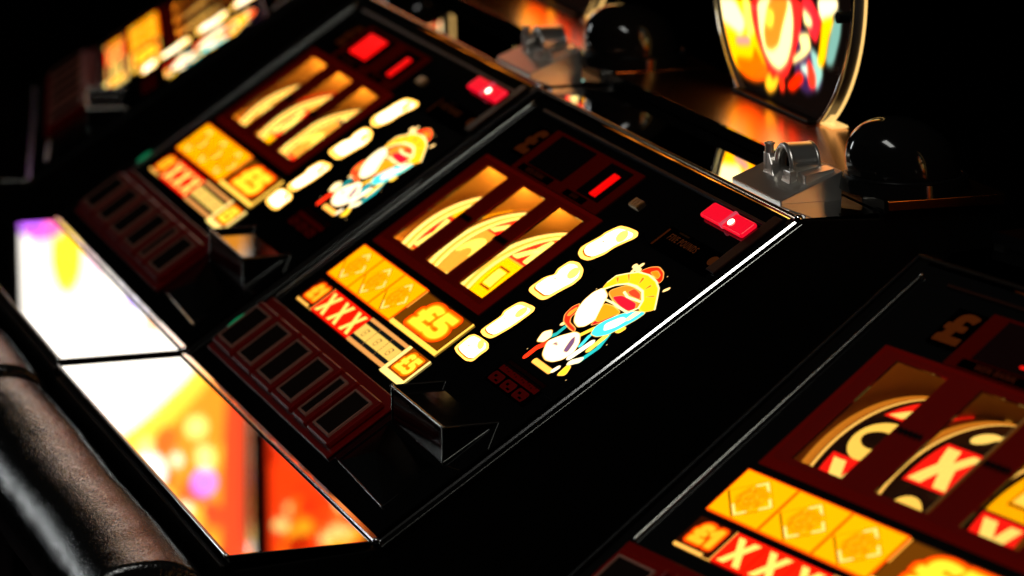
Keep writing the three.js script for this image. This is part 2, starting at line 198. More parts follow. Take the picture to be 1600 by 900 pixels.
// reel bands: symbols run round the drum, their right side towards the drum's right end
function reelStrip(order, ground, bright) {
  const t = canvas(2048, 300, (x, w, h) => {
    x.fillStyle = ground; x.fillRect(0, 0, w, h);
    const n = order.length, s = w / n;
    order.forEach((k, i) => {
      x.save(); x.translate(s * (i + 0.5), 195); x.rotate(Math.PI / 2);
      const S = s * 0.5;
      if (k === 'X') { x.fillStyle = '#f01a18'; x.fillRect(-104, -S * 0.96, 208, S * 1.92); fillPoly(x, [[-84, -S * 0.8], [-22, -S * 0.8], [6, -S * 0.25], [38, -S * 0.8], [92, -S * 0.8], [46, 0], [92, S * 0.85], [30, S * 0.85], [0, S * 0.3], [-30, S * 0.85], [-92, S * 0.85], [-42, 0]], '#ffe896'); }
      if (k === 'C') { x.strokeStyle = '#ffd878'; x.lineWidth = 34; x.lineCap = 'butt'; x.beginPath(); x.ellipse(4, 6, 84, S * 0.68, 0, 0.7, 4.9); x.stroke(); }
      if (k === 'U') { x.strokeStyle = '#ffd878'; x.lineWidth = 42; x.beginPath(); x.ellipse(0, 20, 66, S * 0.62, 0, 3.0, 6.5); x.stroke(); }
      if (k === '9') { x.strokeStyle = '#ffe090'; x.lineWidth = 34; x.lineCap = 'round'; x.beginPath(); x.ellipse(-40, 10, 22, S * 0.22, 0, 0, 7); x.moveTo(-30, 14); x.quadraticCurveTo(6, -S * 0.66, 84, -S * 0.36); x.stroke(); }
      if (k === 'G') { x.fillStyle = '#ffb400'; x.fillRect(-104, -S * 0.96, 208, S * 1.92); x.strokeStyle = '#6a2c00'; x.lineWidth = 6; x.strokeRect(-50, -S * 0.5, 100, S); x.fillStyle = '#ffe070'; x.fillRect(-40, -S * 0.4, 80, S * 0.8); }
      if (k === 'B') { x.fillStyle = '#30283c'; x.fillRect(-104, -S * 0.5, 208, S); x.fillStyle = '#ffe6a0'; for (let j = -1; j < 2; j++) { x.beginPath(); x.ellipse(j * 62, 0, 24, S * 0.34, 0, 0, 7); x.fill(); } }
      x.restore();
    });
    const bars = bright ? [['#fff0b8', 0, 34], ['#c87c2c', 34, 8], ['#e8a850', 42, 30], ['#ffe8a0', 72, 26], ['#7a3c10', 98, 5]] : [['#c07a2c', 0, 40], ['#402008', 40, 5], ['#ffd080', 45, 14], ['#50280c', 59, 4]];
    for (const [c, y, d] of bars) { x.fillStyle = c; x.fillRect(0, y, w, d); }
    seed = 5; x.fillStyle = bright ? '#f0c070' : '#a8641c'; for (let i = 0; i < 120; i++) x.fillRect(rnd() * w, bars[0][1] + rnd() * 38, 60 + rnd() * 200, 2);
  });
  t.wrapS = THREE.RepeatWrapping; return t;
}
const STRIPS = [reelStrip(['X', 'C', 'X', '9', 'G', 'U', 'X', 'B', 'C', 'X', 'G', '9', 'X', 'U', 'B', 'C'], '#120603'), reelStrip(['U', 'X', '9', 'B', 'X', 'C', 'G', 'X', 'U', '9', 'X', 'B', 'C', 'X', 'G', 'U'], '#160804'), reelStrip(['X', 'G', 'G', 'C', 'X', 'U', 'B', 'X', '9', 'G', 'X', 'C', 'U', 'X', 'B', 'G'], '#140703')];
const STRIPS_LIGHT = [reelStrip(['X', 'C', '9', 'X', 'G', 'U', 'X', 'B', 'C', 'X', 'G', '9', 'X', 'U', 'B', 'C'], '#c07c30', true), reelStrip(['X', 'B', '9', 'U', 'X', 'C', 'G', 'X', 'U', '9', 'X', 'B', 'C', 'X', 'G', 'U'], '#d09040', true), reelStrip(['X', 'G', 'U', '9', 'X', 'U', 'B', 'X', '9', 'G', 'X', 'C', 'U', 'X', 'B', 'G'], '#d09444', true)];
const SC = [0.19, 0.322], SRX = 0.142, SRY = 0.125, SZ = -0.445;       // the oval sign: centre, half sizes, plane
T.sign = canvas(1200, 1000, (x, w, h) => {
  x.fillStyle = '#050303'; x.fillRect(0, 0, w, h);
  const f = ([a, b]) => [(a - (SC[0] - SRX)) / (2 * SRX) * w, (1 - (b - (SC[1] - SRY)) / (2 * SRY)) * h];
  const up = (p) => [0.38 - p[0], 2 * 0.31 - p[1]];
  ART.sign.forEach(([c, ...pts]) => blobPoly(x, pts.map(up).map(f), c, 12));
  ART.sign.forEach(([c, ...pts]) => blobPoly(x, pts.map(f), c, 12));
}, 9);
T.board = canvas(680, 1160, (x, w, h) => {             // tall back-lit top glass of the upright machines
  x.fillStyle = '#fffaf0'; x.fillRect(0, 0, w, h);
  const el = (c, a, b, ra, rb, t = 0) => { x.fillStyle = c; x.beginPath(); x.ellipse(a * w, (1 - b) * h, ra * w, rb * h, t, 0, 7); x.fill(); };
  const pg = (c, ...p) => blobPoly(x, p.map(([a, b]) => [a * w, (1 - b) * h]), c);
  pg('#ffc030', [0, 1], [1, 1], [1, 0.34], [0.86, 0.36], [0.7, 0.46], [0.5, 0.56], [0.2, 0.66], [0, 0.7]);
  pg('#ff7a04', [0.1, 1], [1, 1], [1, 0.38], [0.88, 0.42], [0.76, 0.5], [0.62, 0.58], [0.4, 0.66], [0.2, 0.74]);
  seed = 77; for (let i = 0; i < 64; i++) el(['#ff5400', '#ffb830', '#e83800', '#ffdc7a', '#ff9410', '#c82800', '#ffa81c', '#fff0c8'][i % 8], 0.15 + 0.85 * rnd(), 0.6 + 0.4 * rnd(), 0.02 + 0.05 * rnd(), 0.012 + 0.035 * rnd(), rnd() * 3);
  pg('#e02800', [0.86, 0.96], [1, 0.96], [1, 0.4], [0.92, 0.42], [0.88, 0.6]); pg('#6a0c00', [0.95, 0.9], [1, 0.92], [1, 0.44], [0.965, 0.5]); pg('#a02400', [0.36, 1], [0.42, 1], [0.4, 0.84], [0.37, 0.84]);
  el('#fffcf0', 0.54, 0.69, 0.08, 0.05); el('#fff0c8', 0.68, 0.9, 0.05, 0.035); el('#c48af0', 0.44, 0.75, 0.05, 0.03); el('#b070f0', 0.79, 0.73, 0.055, 0.035); el('#fffbe8', 0.3, 0.93, 0.07, 0.04); el('#fff4d0', 0.52, 0.85, 0.05, 0.05); el('#ffe070', 0.76, 0.58, 0.05, 0.03); el('#fff2c0', 0.7, 0.8, 0.035, 0.02);
  pg('#ff9a14', [0.5, 0.3], [0.74, 0.33], [1, 0.36], [1, 0.22], [0.78, 0.23], [0.62, 0.27]); pg('#ff5a08', [0.62, 0.28], [0.8, 0.3], [0.78, 0.22], [0.68, 0.2]); el('#70a0ff', 0.57, 0.25, 0.09, 0.024, -0.3); el('#b090ff', 0.47, 0.24, 0.05, 0.014); el('#e878b0', 0.74, 0.17, 0.08, 0.03); el('#c85880', 0.88, 0.15, 0.08, 0.05); el('#ffb050', 0.68, 0.13, 0.06, 0.02);
  el('#ffcfe0', 0.2, 0.1, 0.16, 0.12); el('#ffd21c', 0.2, 0.1, 0.07, 0.1); el('#f050a8', 0.1, 0.03, 0.09, 0.03); el('#a040e0', 0.05, 0.02, 0.06, 0.025); el('#6a4a48', 0.38, 0.08, 0.06, 0.08); el('#80504c', 0.62, 0.06, 0.16, 0.05);
});
T.boardTwo = canvas(300, 1160, (x, w, h) => {
  x.fillStyle = '#981402'; x.fillRect(0, 0, w, h); x.fillStyle = '#ff3a08'; x.fillRect(10, 30, w - 20, 400); x.fillStyle = '#3a0802'; x.fillRect(0, 740, w, 420);
  seed = 99; for (let i = 0; i < 34; i++) { x.fillStyle = ['#ffa818', '#f02c08', '#ffe080', '#ff6408', '#b81c00'][i % 5]; x.beginPath(); x.ellipse(rnd() * w, rnd() * 400, 12 + 30 * rnd(), 10 + 26 * rnd(), 0, 0, 7); x.fill(); }
  blobPoly(x, [[20, 420], [120, 440], [200, 480], [230, 560], [200, 680], [120, 720], [60, 700], [10, 560]], '#fff0dc'); blobPoly(x, [[110, 500], [190, 490], [230, 560], [200, 640], [130, 620]], '#d86a58'); blobPoly(x, [[140, 530], [200, 520], [215, 570], [170, 600]], '#8a2418');
});
const warm = (map, k, g, b) => glow(map, k, { emissive: lin(1, g, b) });   // filament lamps behind the prints
const G = {
  gold: warm(T.gold, 1.5, 0.82, 0.5), five: warm(T.five, 1.8, 0.84, 0.5), fiveSmall: warm(T.fiveSmall, 1.7, 0.82, 0.42), one: warm(T.one, 1.4, 0.8, 0.45), cross: warm(T.cross, 1.6, 0.8, 0.42), bar: warm(T.bar, 1.15, 0.8, 0.42), figure: warm(T.figure, 2.2, 0.88, 0.74),
  pill: T.pill.map((p) => warm(p.t, 3.2, 0.86, 0.6)), sign: warm(T.sign, 2.6, 0.86, 0.6), digit: glow(T.digit, 1.2),
  reel: STRIPS.map((t) => warm(t, 1.45, 0.8, 0.4)), reelLight: STRIPS_LIGHT.map((t) => warm(t, 3.4, 0.78, 0.34)),
  redBlock: lit(1.2, 0.001, 0.001), redBar: lit(0.95, 0.001, 0.001), redLens: lit(0.95, 0.003, 0.022, { roughness: 0.12 }), reelLamp: lit(40, 17, 2.6), bulb: lit(6, 4.4, 3.2),
};
const print = (t) => new THREE.MeshPhysicalMaterial({ map: t, roughness: 0.6, specularIntensity: 0 });
const PR = { winBank: print(T.winBank), bank: print(T.bank), fivePounds: print(T.fivePounds), option: print(T.option), pound: print(T.pound) };
// ---------- one fruit machine ----------
const TH = 0.0016;
function tile(name, R, mat, parent, h = 0.0006) {
  const g = box(R.u0, R.u1, R.v0, R.v1, h - TH / 2, h + TH / 2), n = g.attributes.normal, uv = g.attributes.uv;
  for (let i = 0; i < n.count; i++) if (n.getZ(i) < 0.5) uv.setXY(i, 0.004, 0.004);     // the print lies on the upper face only
  return part(name, onPanel(g), mat, parent);
}
const WIN = [[0.073, 0.129], [0.163, 0.2205], [0.250, 0.309]], WV = [0.188, 0.285];
const RIM = [-0.004, -0.02, -0.024];                   // left rim of each drum against its window
function plate(u0, u1, v0, v1, holes, h0, h1, bevel = 0) {
  const s = new THREE.Shape([[u0, v0], [u1, v0], [u1, v1], [u0, v1]].map((p) => new THREE.Vector2(...p)));
  for (const [a, b, c, d] of holes) s.holes.push(new THREE.Path([[a, c], [a, d], [b, d], [b, c]].map((p) => new THREE.Vector2(...p))));
  return onPanel(new THREE.ExtrudeGeometry(s, { depth: h1 - h0, bevelEnabled: false }).translate(0, 0, h0));
}
function extrudeX(profile, x0, x1, bevel = 0) {        // profile in (z, y)
  const s = new THREE.Shape(profile.map(([z, y]) => new THREE.Vector2(-z, y)));
  const g = new THREE.ExtrudeGeometry(s, { depth: x1 - x0 - 2 * bevel, bevelEnabled: bevel > 0, bevelSize: bevel, bevelThickness: bevel, bevelSegments: 2 });
  return g.applyMatrix4(new THREE.Matrix4().makeBasis(new THREE.Vector3(0, 0, -1), new THREE.Vector3(0, 1, 0), new THREE.Vector3(1, 0, 0))).translate(x0 + bevel, 0, 0);
}
function cushion(x0, x1) {
  const NX = 140, NP = 44, pos = [], uv = [], idx = [];
  for (let i = 0; i <= NX; i++) {
    const s = i / NX, x = x0 + (x1 - x0) * s, e = Math.min(s, 1 - s) * (x1 - x0), end = Math.sqrt(Math.max(0, 1 - Math.max(0, 1 - e / 0.009) ** 2));
    for (let k = 0; k <= NP; k++) {
      const a = k / NP * Math.PI * 2, c = Math.cos(a), q = Math.sin(a);
      const sag = 0.0007 * Math.sin(x * 21 + 2 * c) + 0.00022 * Math.sin(x * 73 + 3 * a + 1) + 0.0001 * Math.sin(x * 160 + 5 * a);
      const r = 0.35 + 0.65 * end;
      pos.push(x, -0.04 + (0.038 + sag) * Math.sign(q) * Math.abs(q) ** 0.8 * r, 0.16 + (0.047 + sag) * Math.sign(c) * Math.abs(c) ** 0.85 * r);
      uv.push(x / 0.06, a * 0.04 / 0.06);
    }
  }
  for (let i = 0; i < NX; i++) for (let k = 0; k < NP; k++) { const a = i * (NP + 1) + k, b = a + NP + 1; idx.push(a, a + 1, b, b, a + 1, b + 1); }
  for (const i of [0, NX]) { const c = pos.length / 3; pos.push(i ? x1 : x0, -0.04, 0.16); uv.push(0, 0); for (let k = 0; k < NP; k++) { const a = i * (NP + 1) + k; i ? idx.push(c, a, a + 1) : idx.push(c, a + 1, a); } }
  const g = new THREE.BufferGeometry(); g.setAttribute('position', new THREE.Float32BufferAttribute(pos, 3)); g.setAttribute('uv', new THREE.Float32BufferAttribute(uv, 2)); g.setIndex(idx); g.computeVertexNormals();
  return g;
}
function ellipseTube(rx, ry, r, z) {
  const c = new THREE.CatmullRomCurve3(Array.from({ length: 72 }, (_, i) => new THREE.Vector3(SC[0] + rx * Math.cos(i / 72 * 2 * Math.PI), SC[1] + ry * Math.sin(i / 72 * 2 * Math.PI), z)), true);
  return new THREE.TubeGeometry(c, 144, r, 8, true);
}
function fruitMachine(state, label) {
  const m = new THREE.Group(); m.name = numbered('fruit_machine'); scene.add(m);
  tag(m, label, 'fruit machine', 'fruit machines in the row');
  const BACK = -0.462, SHELF = YT + 0.006, SF = -0.369;
  // cabinet: two sides, apron, back
  const side = [[0.1, -0.012], [0.0, -0.006], [ZT, YT - 0.001], [SF, YT - 0.004], [SF, SHELF - 0.004], [BACK, SHELF - 0.004], [BACK, -BENCH], [0.03, -BENCH], [0.03, -0.2], [0.1, -0.09]];
  part('side_panel', extrudeX(side, 0, 0.012, 0.001), M.cabinet, m);
  part('side_panel', extrudeX(side, W - 0.012, W, 0.001), M.cabinet, m);
  part('front_panel', [box(0.013, W - 0.013, -BENCH + 0.01, -0.2, 0.015, 0.028), box(0.013, W - 0.013, -0.2, -0.012, 0.085, 0.098)], M.cabinet, m);
  part('back_panel', box(0.013, W - 0.013, -BENCH + 0.01, SHELF - 0.006, BACK + 0.002, BACK + 0.014), M.cabinet, m);
  // sloping console glass with its printed, back-lit artwork
  const holes = WIN.map(([a, b]) => [a, b, ...WV]);
  const cg = part('console_glass', plate(0.0125, W - 0.0125, 0.002, VTOP - 0.004, holes, -0.0014, 0), M.glass, m);
  const sur = part('reel_surround', plate(0.052, 0.331, 0.1755, 0.2935, holes, 0.0002, 0.0009), M.redPrint, m);
  for (const [i, u] of [0.146, 0.2355].entries()) {    // wavy win-line markers between the windows
    const pts = []; for (let k = 0; k <= 10; k++) pts.push(new THREE.Vector2(u - 0.013 + k * 0.0026, 0.2365 + (k % 2 ? 0.0022 : -0.0002)));
    for (let k = 10; k >= 0; k--) pts.push(new THREE.Vector2(u - 0.013 + k * 0.0026, 0.2335 + (k % 2 ? 0.0018 : -0.0012)));
    part('win_line_mark', onPanel(new THREE.ExtrudeGeometry(new THREE.Shape(pts), { depth: 0.0008, bevelEnabled: false }).translate(0, 0, 0.0016)), M.cavity, sur);
  }
  part('window_pane', onPanel(box(0.06, 0.322, 0.182, 0.289, 0.0027, 0.0031)), M.clear, m);
  for (let i = 0; i < 3; i++) {
    const r = 0.11, u0 = WIN[i][0] + RIM[i], wd = 0.064, vc = 0.216, dep = 0.0075;
    const band = new THREE.CylinderGeometry(r, r, wd, 72, 1, true, -1.15, 2.3).rotateZ(Math.PI / 2);
    // after the turn the cylinder's angle runs up the console from its nearest line
    const uvA = band.attributes.uv; for (let k = 0; k < uvA.count; k++) uvA.setX(k, (uvA.getX(k) * 2.3 / (2 * Math.PI) * 1.05 + state.reels[i]) % 8);
    const reel = part('reel', onPanel(band.translate(u0 + wd / 2, vc, -dep - r)), state.light ? G.reelLight[i] : G.reel[i], m);
    part('rim', onPanel(new THREE.RingGeometry(r * 0.965, r - 0.0005, 64, 1, Math.PI / 2 - 1.1, 2.2).rotateY(-Math.PI / 2).rotateX(Math.PI / 2).translate(u0 - 0.0006, vc, -dep - r)), M.cream, reel);
    part('reel_divider', onPanel(box(u0 - 0.0135, u0 - 0.012, 0.15, 0.334, -0.12, -0.002)), M.cream, m);
    if (state.light) for (const v of [0.1795, 0.2945]) part('reel_lamp', onPanel(tube([u0 - 0.0105, v, -0.0115], [u0 + 0.006, v, -0.0115], 0.0032)), G.reelLamp, m);
  }
  part('reel_well', [box(0.03, 0.37, 0.14, 0.34, -0.135, -0.13), box(0.03, 0.035, 0.14, 0.34, -0.13, -0.007), box(0.365, 0.37, 0.14, 0.34, -0.13, -0.007), box(0.035, 0.365, 0.335, 0.34, -0.13, -0.007), box(0.035, 0.365, 0.14, 0.145, -0.13, -0.007)].map(onPanel), M.cavity, m);
  // display strip above the reels
  part('display_surround', onPanel(box(0.112, 0.312, 0.2945, 0.343, 0.0002, 0.0012)), M.darkRedPrint, m);
  tile('display_window', tileRect(0.132, 0.212, 0.304, 0.34), state.digits === 'block' ? M.cavity : state.digits === 'seven' ? G.digit : M.cavity, m, 0.0016);
  if (state.digits === 'block') tile('lit_digit_block', tileRect(0.145, 0.198, 0.3075, 0.3345), G.redBlock, m, 0.0036);
  tile('display_window', tileRect(0.25, 0.297, 0.3035, 0.339), M.cavity, m, 0.0016);
  tile('lit_digit', tileRect(0.277, 0.2885, 0.306, 0.331), G.redBar, m, 0.0036);
  tile('lettering', tileRect(0.126, 0.2, 0.2955, 0.3025), PR.winBank, m, 0.0016);
  tile('lettering', tileRect(0.235, 0.28, 0.2955, 0.3015), PR.bank, m, 0.0016);
  tile('pound_sign', tileRect(0.08, 0.11, 0.306, 0.339), PR.pound, m);
  tile('lettering', tileRect(0.428, 0.538, 0.295, 0.317), PR.fivePounds, m);
  tile('lettering', tileRect(0.441, 0.526, 0.139, 0.1625), PR.option, m);
  { const bp = part('brass_plate', onPanel(box(0.339, 0.356, 0.3155, 0.3235, 0, 0.0016)), M.brass, m);
    for (let k = 0; k < 3; k++) part('rib', onPanel(box(0.3405 + k * 0.0055, 0.344 + k * 0.0055, 0.3162, 0.3228, 0.0017, 0.0024)), M.brass, bp); }
  // back-lit win cells
  for (let i = 0; i < 3; i++) tile('gold_cell', tileRect(0.0505 + i * 0.0585, 0.108 + i * 0.0585, 0.1295, 0.1685), G.gold, m);
  tile('prize_cell', tileRect(0.2275, 0.3425, 0.1295, 0.1672), G.five, m);
  tile('prize_cell', tileRect(0.054, 0.0955, 0.097, 0.1232), G.one, m);
  for (let i = 0; i < 3; i++) tile('cross_cell', tileRect(0.0965 + i * 0.0348, 0.1308 + i * 0.0348, 0.097, 0.1232), G.cross, m);
  for (let i = 0; i < 3; i++) tile('bottle_cell', tileRect(0.2012 + i * 0.0325, 0.2334 + i * 0.0325, 0.097, 0.1235), G.bar, m);
  tile('prize_cell', tileRect(0.2992, 0.3495, 0.0945, 0.124), G.fiveSmall, m);
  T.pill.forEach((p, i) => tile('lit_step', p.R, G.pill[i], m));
  tile('carnival_picture', JR, G.figure, m);
  { // red lens near the top corner, with its small bulb spot
    const l = part('red_lens', onPanel(box(0.448, 0.527, 0.3345, 0.3495, 0.0005, 0.0045, 0.002)), G.redLens, m);
    part('lens_band', onPanel(box(0.488, 0.4925, 0.334, 0.35, 0.0012, 0.0055, 0.001)), lit(0.7, 0.05, 0.09), l);
    part('bulb_spot', onPanel(new THREE.SphereGeometry(0.0028, 14, 10).scale(1, 1, 0.5).translate(0.499, 0.3405, 0.005)), G.bulb, l);
  }
  // push buttons on their tray
  part('button_tray', onPanel(box(0.019, 0.38, 0.0175, 0.085, 0.0002, 0.0024, 0.0009)), M.redPlastic, m);
  const spans = [[0.0504, 0.0933], [0.1134, 0.1543], [0.1745, 0.2155], [0.2354, 0.2756], [0.2987, 0.3185], [0.3404, 0.382]];
  spans.map(([a, b]) => [a - 0.0157, b - 0.0157]).forEach(([a, b], i) => {
    const bt = part('push_button', onPanel(box(a - 0.0065, b + 0.0065, 0.0235, 0.0755, 0.0026, 0.0082, 0.0018)), M.redPlastic, m);
    part('button_rim', plate(a, b, 0.0287, 0.0697, [[a + 0.0018, b - 0.0018, 0.0305, 0.0679]], 0.0081, 0.0101), M.capEdge, bt);
    part('button_cap', onPanel(box(a + 0.0019, b - 0.0019, 0.0306, 0.0678, 0.0079, 0.0095, 0.0005)), M.smoke, bt);
  });
  { // faceted plate beside the buttons
    const a = P(0.397, 0.0235, 0.0002), b = P(0.5156, 0.0205, 0.0002), c = P(0.5156, 0.066, 0.0002), d = P(0.397, 0.066, 0.0002), top = P(0.43, 0.046, 0.0025), t2 = P(0.5, 0.046, 0.002);
    const tri = [a, b, top, b, t2, top, b, c, t2, c, d, top, c, top, t2, d, a, top].flat();
    const g = new THREE.BufferGeometry(); g.setAttribute('position', new THREE.Float32BufferAttribute(tri, 3)); g.setAttribute('uv', new THREE.Float32BufferAttribute(tri.filter((_, i) => i % 3 !== 1), 2)); g.computeVertexNormals();
    part('faceted_plate', g, M.steelDark, m);
    part('plate_edge', [tube(P(0.397, 0.0225, 0.001), P(0.5156, 0.0195, 0.001), 0.0008), tube(P(0.5165, 0.0195, 0.001), P(0.5165, 0.034, 0.001), 0.0006)], M.chrome, m);
  }
  { // square cup with a flat glossy lid
    const y1 = 0.066, x0 = 0.397, x1 = 0.52, z0 = -0.1045, z1 = -0.059;
    const cup = part('coin_cup', [box(x0, x1, 0.02, y1 - 0.001, z1 - 0.003, z1), box(x0, x0 + 0.003, 0.02, y1 - 0.001, z0, z1 - 0.003), box(x1 - 0.003, x1, 0.02, y1 - 0.001, z0, z1 - 0.003), box(x0, x1, 0.02, y1 - 0.001, z0 - 0.003, z0)], M.cup, m);
    part('lid', box(x0 + 0.0035, x1 - 0.0035, y1 - 0.006, y1 - 0.003, z0 + 0.0005, z1 - 0.0035), M.glass, cup);
    const q = [[x0, y1, z1], [x1, y1, z1], [x1, y1, z0], [x0, y1, z0]];
    part('cup_rim', [0, 1, 2, 3].map((i) => tube(q[i], q[(i + 1) % 4], 0.0011)).concat(q.map((p) => new THREE.SphereGeometry(0.0016, 10, 8).translate(...p))), M.trim, cup);
    for (const x of [x0, x1]) part('corner_bead', tube([x, y1, z1 + 0.0003], [x, 0.036, z1 + 0.0003], 0.0006), M.trim, cup);
    part('drip_edge', tube([x1 + 0.001, 0.041, z1], [x1 + 0.001, 0.062, z0 + 0.012], 0.0007), M.trim, cup);
  }
  // edge trims
  part('edge_trim', onPanel(new THREE.BoxGeometry(0.0016, VTOP, 0.0016).rotateY(Math.PI / 4).translate(W - 0.0006, VTOP / 2, -0.0004)), M.chrome, m);
  part('edge_bead', tube(P(W + 0.0022, 0, -0.0034), P(W + 0.0022, VTOP, -0.0034), 0.0007), M.trim, m);
  part('edge_trim', tube(P(0.001, 0, 0.001), P(0.001, VTOP, 0.001), 0.0014, 12), M.black, m);
  if (state.green) part('green_glint', onPanel(new THREE.SphereGeometry(1, 16, 10).scale(0.004, 0.009, 0.0012).translate(0.012, state.green, 0.0022)), M.greenGlint, m);  // green reflection on the edge trim, built in as a small glowing ellipsoid
  part('inner_rail', [tube(P(0.02, 0.088, 0.0012), P(0.02, 0.352, 0.0012), 0.001), new THREE.SphereGeometry(0.0017, 12, 8).translate(...P(0.02, 0.354, 0.0015))], M.trim, m);
  part('top_trim', tube([0.0, YT + 0.0005, ZT - 0.0005], [W, YT + 0.0005, ZT - 0.0005], 0.0022, 14), M.bronze, m);
  part('top_rail', onPanel(box(0.05, 0.54, 0.352, 0.3545, 0.0002, 0.0018, 0.0006)), M.brownTrim, m);
  part('corner_cap', new THREE.SphereGeometry(0.0034, 16, 12).translate(W - 0.001, YT + 0.0006, ZT - 0.0004), M.chrome, m);
  part('side_strip', onPanel(box(0.532, 0.5465, 0.3, VTOP - 0.006, 0.0002, 0.0022, 0.0008)), M.brownTrim, m);
  // polished ledges and the shelf behind
  part('upper_ledge', box(0.0015, W - 0.001, YT - 0.004, YT + 0.0008, SF + 0.001, ZT - 0.003), M.mirror, m);
  part('shelf', box(-0.004, W + 0.004, SHELF - 0.004, SHELF + 0.004, BACK - 0.001, SF - 0.0035, 0.001), M.shelf, m);
  part('shelf_edge', box(-0.004, W + 0.004, SHELF - 0.005, SHELF + 0.0042, SF - 0.0034, SF - 0.0008), M.glass, m);
  part('front_ledge', box(0.0015, W - 0.0015, -0.005, 0, 0.0048, 0.105, 0.0008), M.mirror, m);
  part('ledge_trim', [box(0, W, -0.003, 0.0022, -0.0012, 0.0036, 0.0005), tube([0, 0.0004, 0.1068], [W, 0.0004, 0.1068], 0.0013), new THREE.SphereGeometry(0.0026, 12, 8).translate(W, 0.0012, 0.0015), new THREE.SphereGeometry(0.0022, 12, 8).translate(W, 0.0004, 0.1068)], M.chrome, m);
  part('ledge_end', [tube([W, 0.0006, 0.0015], [W, 0.0002, 0.1068], 0.0008)], M.trim, m);
  part('armrest', cushion(0.004, W - 0.004), M.vinyl, m);
  part('armrest_board', box(0.004, W - 0.004, -0.075, -0.008, 0.099, 0.11), M.cabinet, m);
  // chrome coin entry on the upper ledge
  {
    const x0 = 0.414, x1 = 0.508, z1 = -0.3155, z0 = -0.361, y = YT + 0.001, hgt = 0.02;
    const e = part('coin_entry', extrudeX([[z1, y], [z1, y + 0.0015], [z0, y + hgt], [z0, y]], x0, x1, 0.0008), M.steel, m);
    const s = new THREE.Shape(); s.moveTo(0, 0); s.lineTo(0.05, 0); s.lineTo(0.05, 0.0125); s.lineTo(0.0405, 0.0125);
    s.absarc(0.026, 0.0125, 0.0118, -0.05, -Math.PI + 0.05, true); s.lineTo(0.0085, 0.0185); s.lineTo(0, 0.0185); s.lineTo(0, 0);
    part('collar', new THREE.ExtrudeGeometry(s, { depth: 0.004, bevelEnabled: true, bevelSize: 0.0007, bevelThickness: 0.0007, bevelSegments: 2 }).translate(0.434, y + 0.0045, -0.336), M.steel, e);
    const hx = 0.46, hy = y + 0.0175;
    part('hood', [new THREE.TorusGeometry(0.0148, 0.0024, 12, 48).translate(hx, hy, -0.3375), new THREE.CylinderGeometry(0.0168, 0.0168, 0.02, 44, 1, true).rotateX(Math.PI / 2).translate(hx, hy, -0.3475), new THREE.TorusGeometry(0.0158, 0.0014, 10, 44).translate(hx, hy, -0.3575)], M.steel, e);
    part('slot_back', new THREE.CircleGeometry(0.0155, 32).translate(hx, hy, -0.345), M.cavity, e);
    part('pin', [tube([0.4385, y + 0.012, -0.334], [0.4385, y + 0.0305, -0.334], 0.0032, 16), new THREE.TorusGeometry(0.003, 0.0011, 8, 20).rotateX(Math.PI / 2).translate(0.4385, y + 0.0305, -0.334)], M.steel, e);
    part('cheek', extrudeX([[-0.3375, y + 0.006], [-0.3375, y + 0.0168], [-0.3585, y + 0.0205], [-0.3585, y + 0.014]], 0.484, 0.5, 0.0007), M.steel, e);
  }
  // black bell dome on the shelf
  {
    const d = new THREE.SphereGeometry(1, 56, 36, 0, Math.PI * 2, 0, Math.PI / 2), p = d.attributes.position;
    for (let i = 0; i < p.count; i++) { const x = p.getX(i), y = p.getY(i), z = p.getZ(i); const k = Math.sign(y) * Math.abs(y) ** 0.72; p.setXYZ(i, 0.522 + x * 0.04, SHELF + 0.012 + k * 0.044, -0.404 + z * 0.041 + 0.01 * k); }
    d.computeVertexNormals();
    const dm = part('bell_dome', d, M.dome, m);
    const ring = new THREE.CylinderGeometry(1, 1.03, 0.009, 56).scale(0.044, 1, 0.0455).translate(0.522, SHELF + 0.0088, -0.404);
    part('dome_base', ring, M.dome, dm);
    part('dome_seam', new THREE.TorusGeometry(1, 0.04, 8, 60).rotateX(Math.PI / 2).scale(0.0415, 0.045, 0.0422).translate(0.522, SHELF + 0.0138, -0.404), M.black, dm);
  }
  // oval back-lit sign standing on the shelf
  {
    const wall = new THREE.CylinderGeometry(1, 1, 0.01, 96, 1, true).rotateX(Math.PI / 2).scale(SRX + 0.004, SRY + 0.004, 1).translate(SC[0], SC[1], SZ - 0.002);
    const sg = part('oval_sign', wall, M.signSide, m);
    const face = new THREE.CircleGeometry(1, 96).scale(SRX - 0.002, SRY - 0.002, 1).translate(SC[0], SC[1], SZ);
    part('lit_face', face, G.sign, sg);
    part('back_plate', new THREE.CircleGeometry(1, 96).rotateY(Math.PI).scale(SRX + 0.003, SRY + 0.003, 1).translate(SC[0], SC[1], SZ - 0.0068), M.black, sg);
    part('bezel', ellipseTube(SRX + 0.004, SRY + 0.004, 0.0016, SZ + 0.003), M.chrome, sg);
    part('bezel', ellipseTube(SRX + 0.005, SRY + 0.005, 0.0013, SZ - 0.0078), M.edgeLit, sg);
    for (const a of [-0.12, Math.PI + 0.1]) part('bolt', new THREE.CylinderGeometry(0.0045, 0.0045, 0.012, 14).rotateX(Math.PI / 2).translate(SC[0] + SRX * 0.985 * Math.cos(a), SC[1] + SRY * 0.985 * Math.sin(a), SZ + 0.006), M.black, sg);
    part('foot', [box(0.108, 0.268, SHELF + 0.0042, SHELF + 0.0072, SZ - 0.012, SZ + 0.01, 0.0012)], M.black, sg);
    part('stay', [tube([0.272, SHELF + 0.0045, SZ - 0.004], [0.285, SC[1] - SRY * 0.78, SZ - 0.006], 0.003), box(0.262, 0.296, SHELF + 0.0045, SHELF + 0.0065, SZ - 0.0135, SZ + 0.001, 0.001)], M.edgeLit, sg);
    m.updateMatrixWorld(true);
  }
  return m;
}
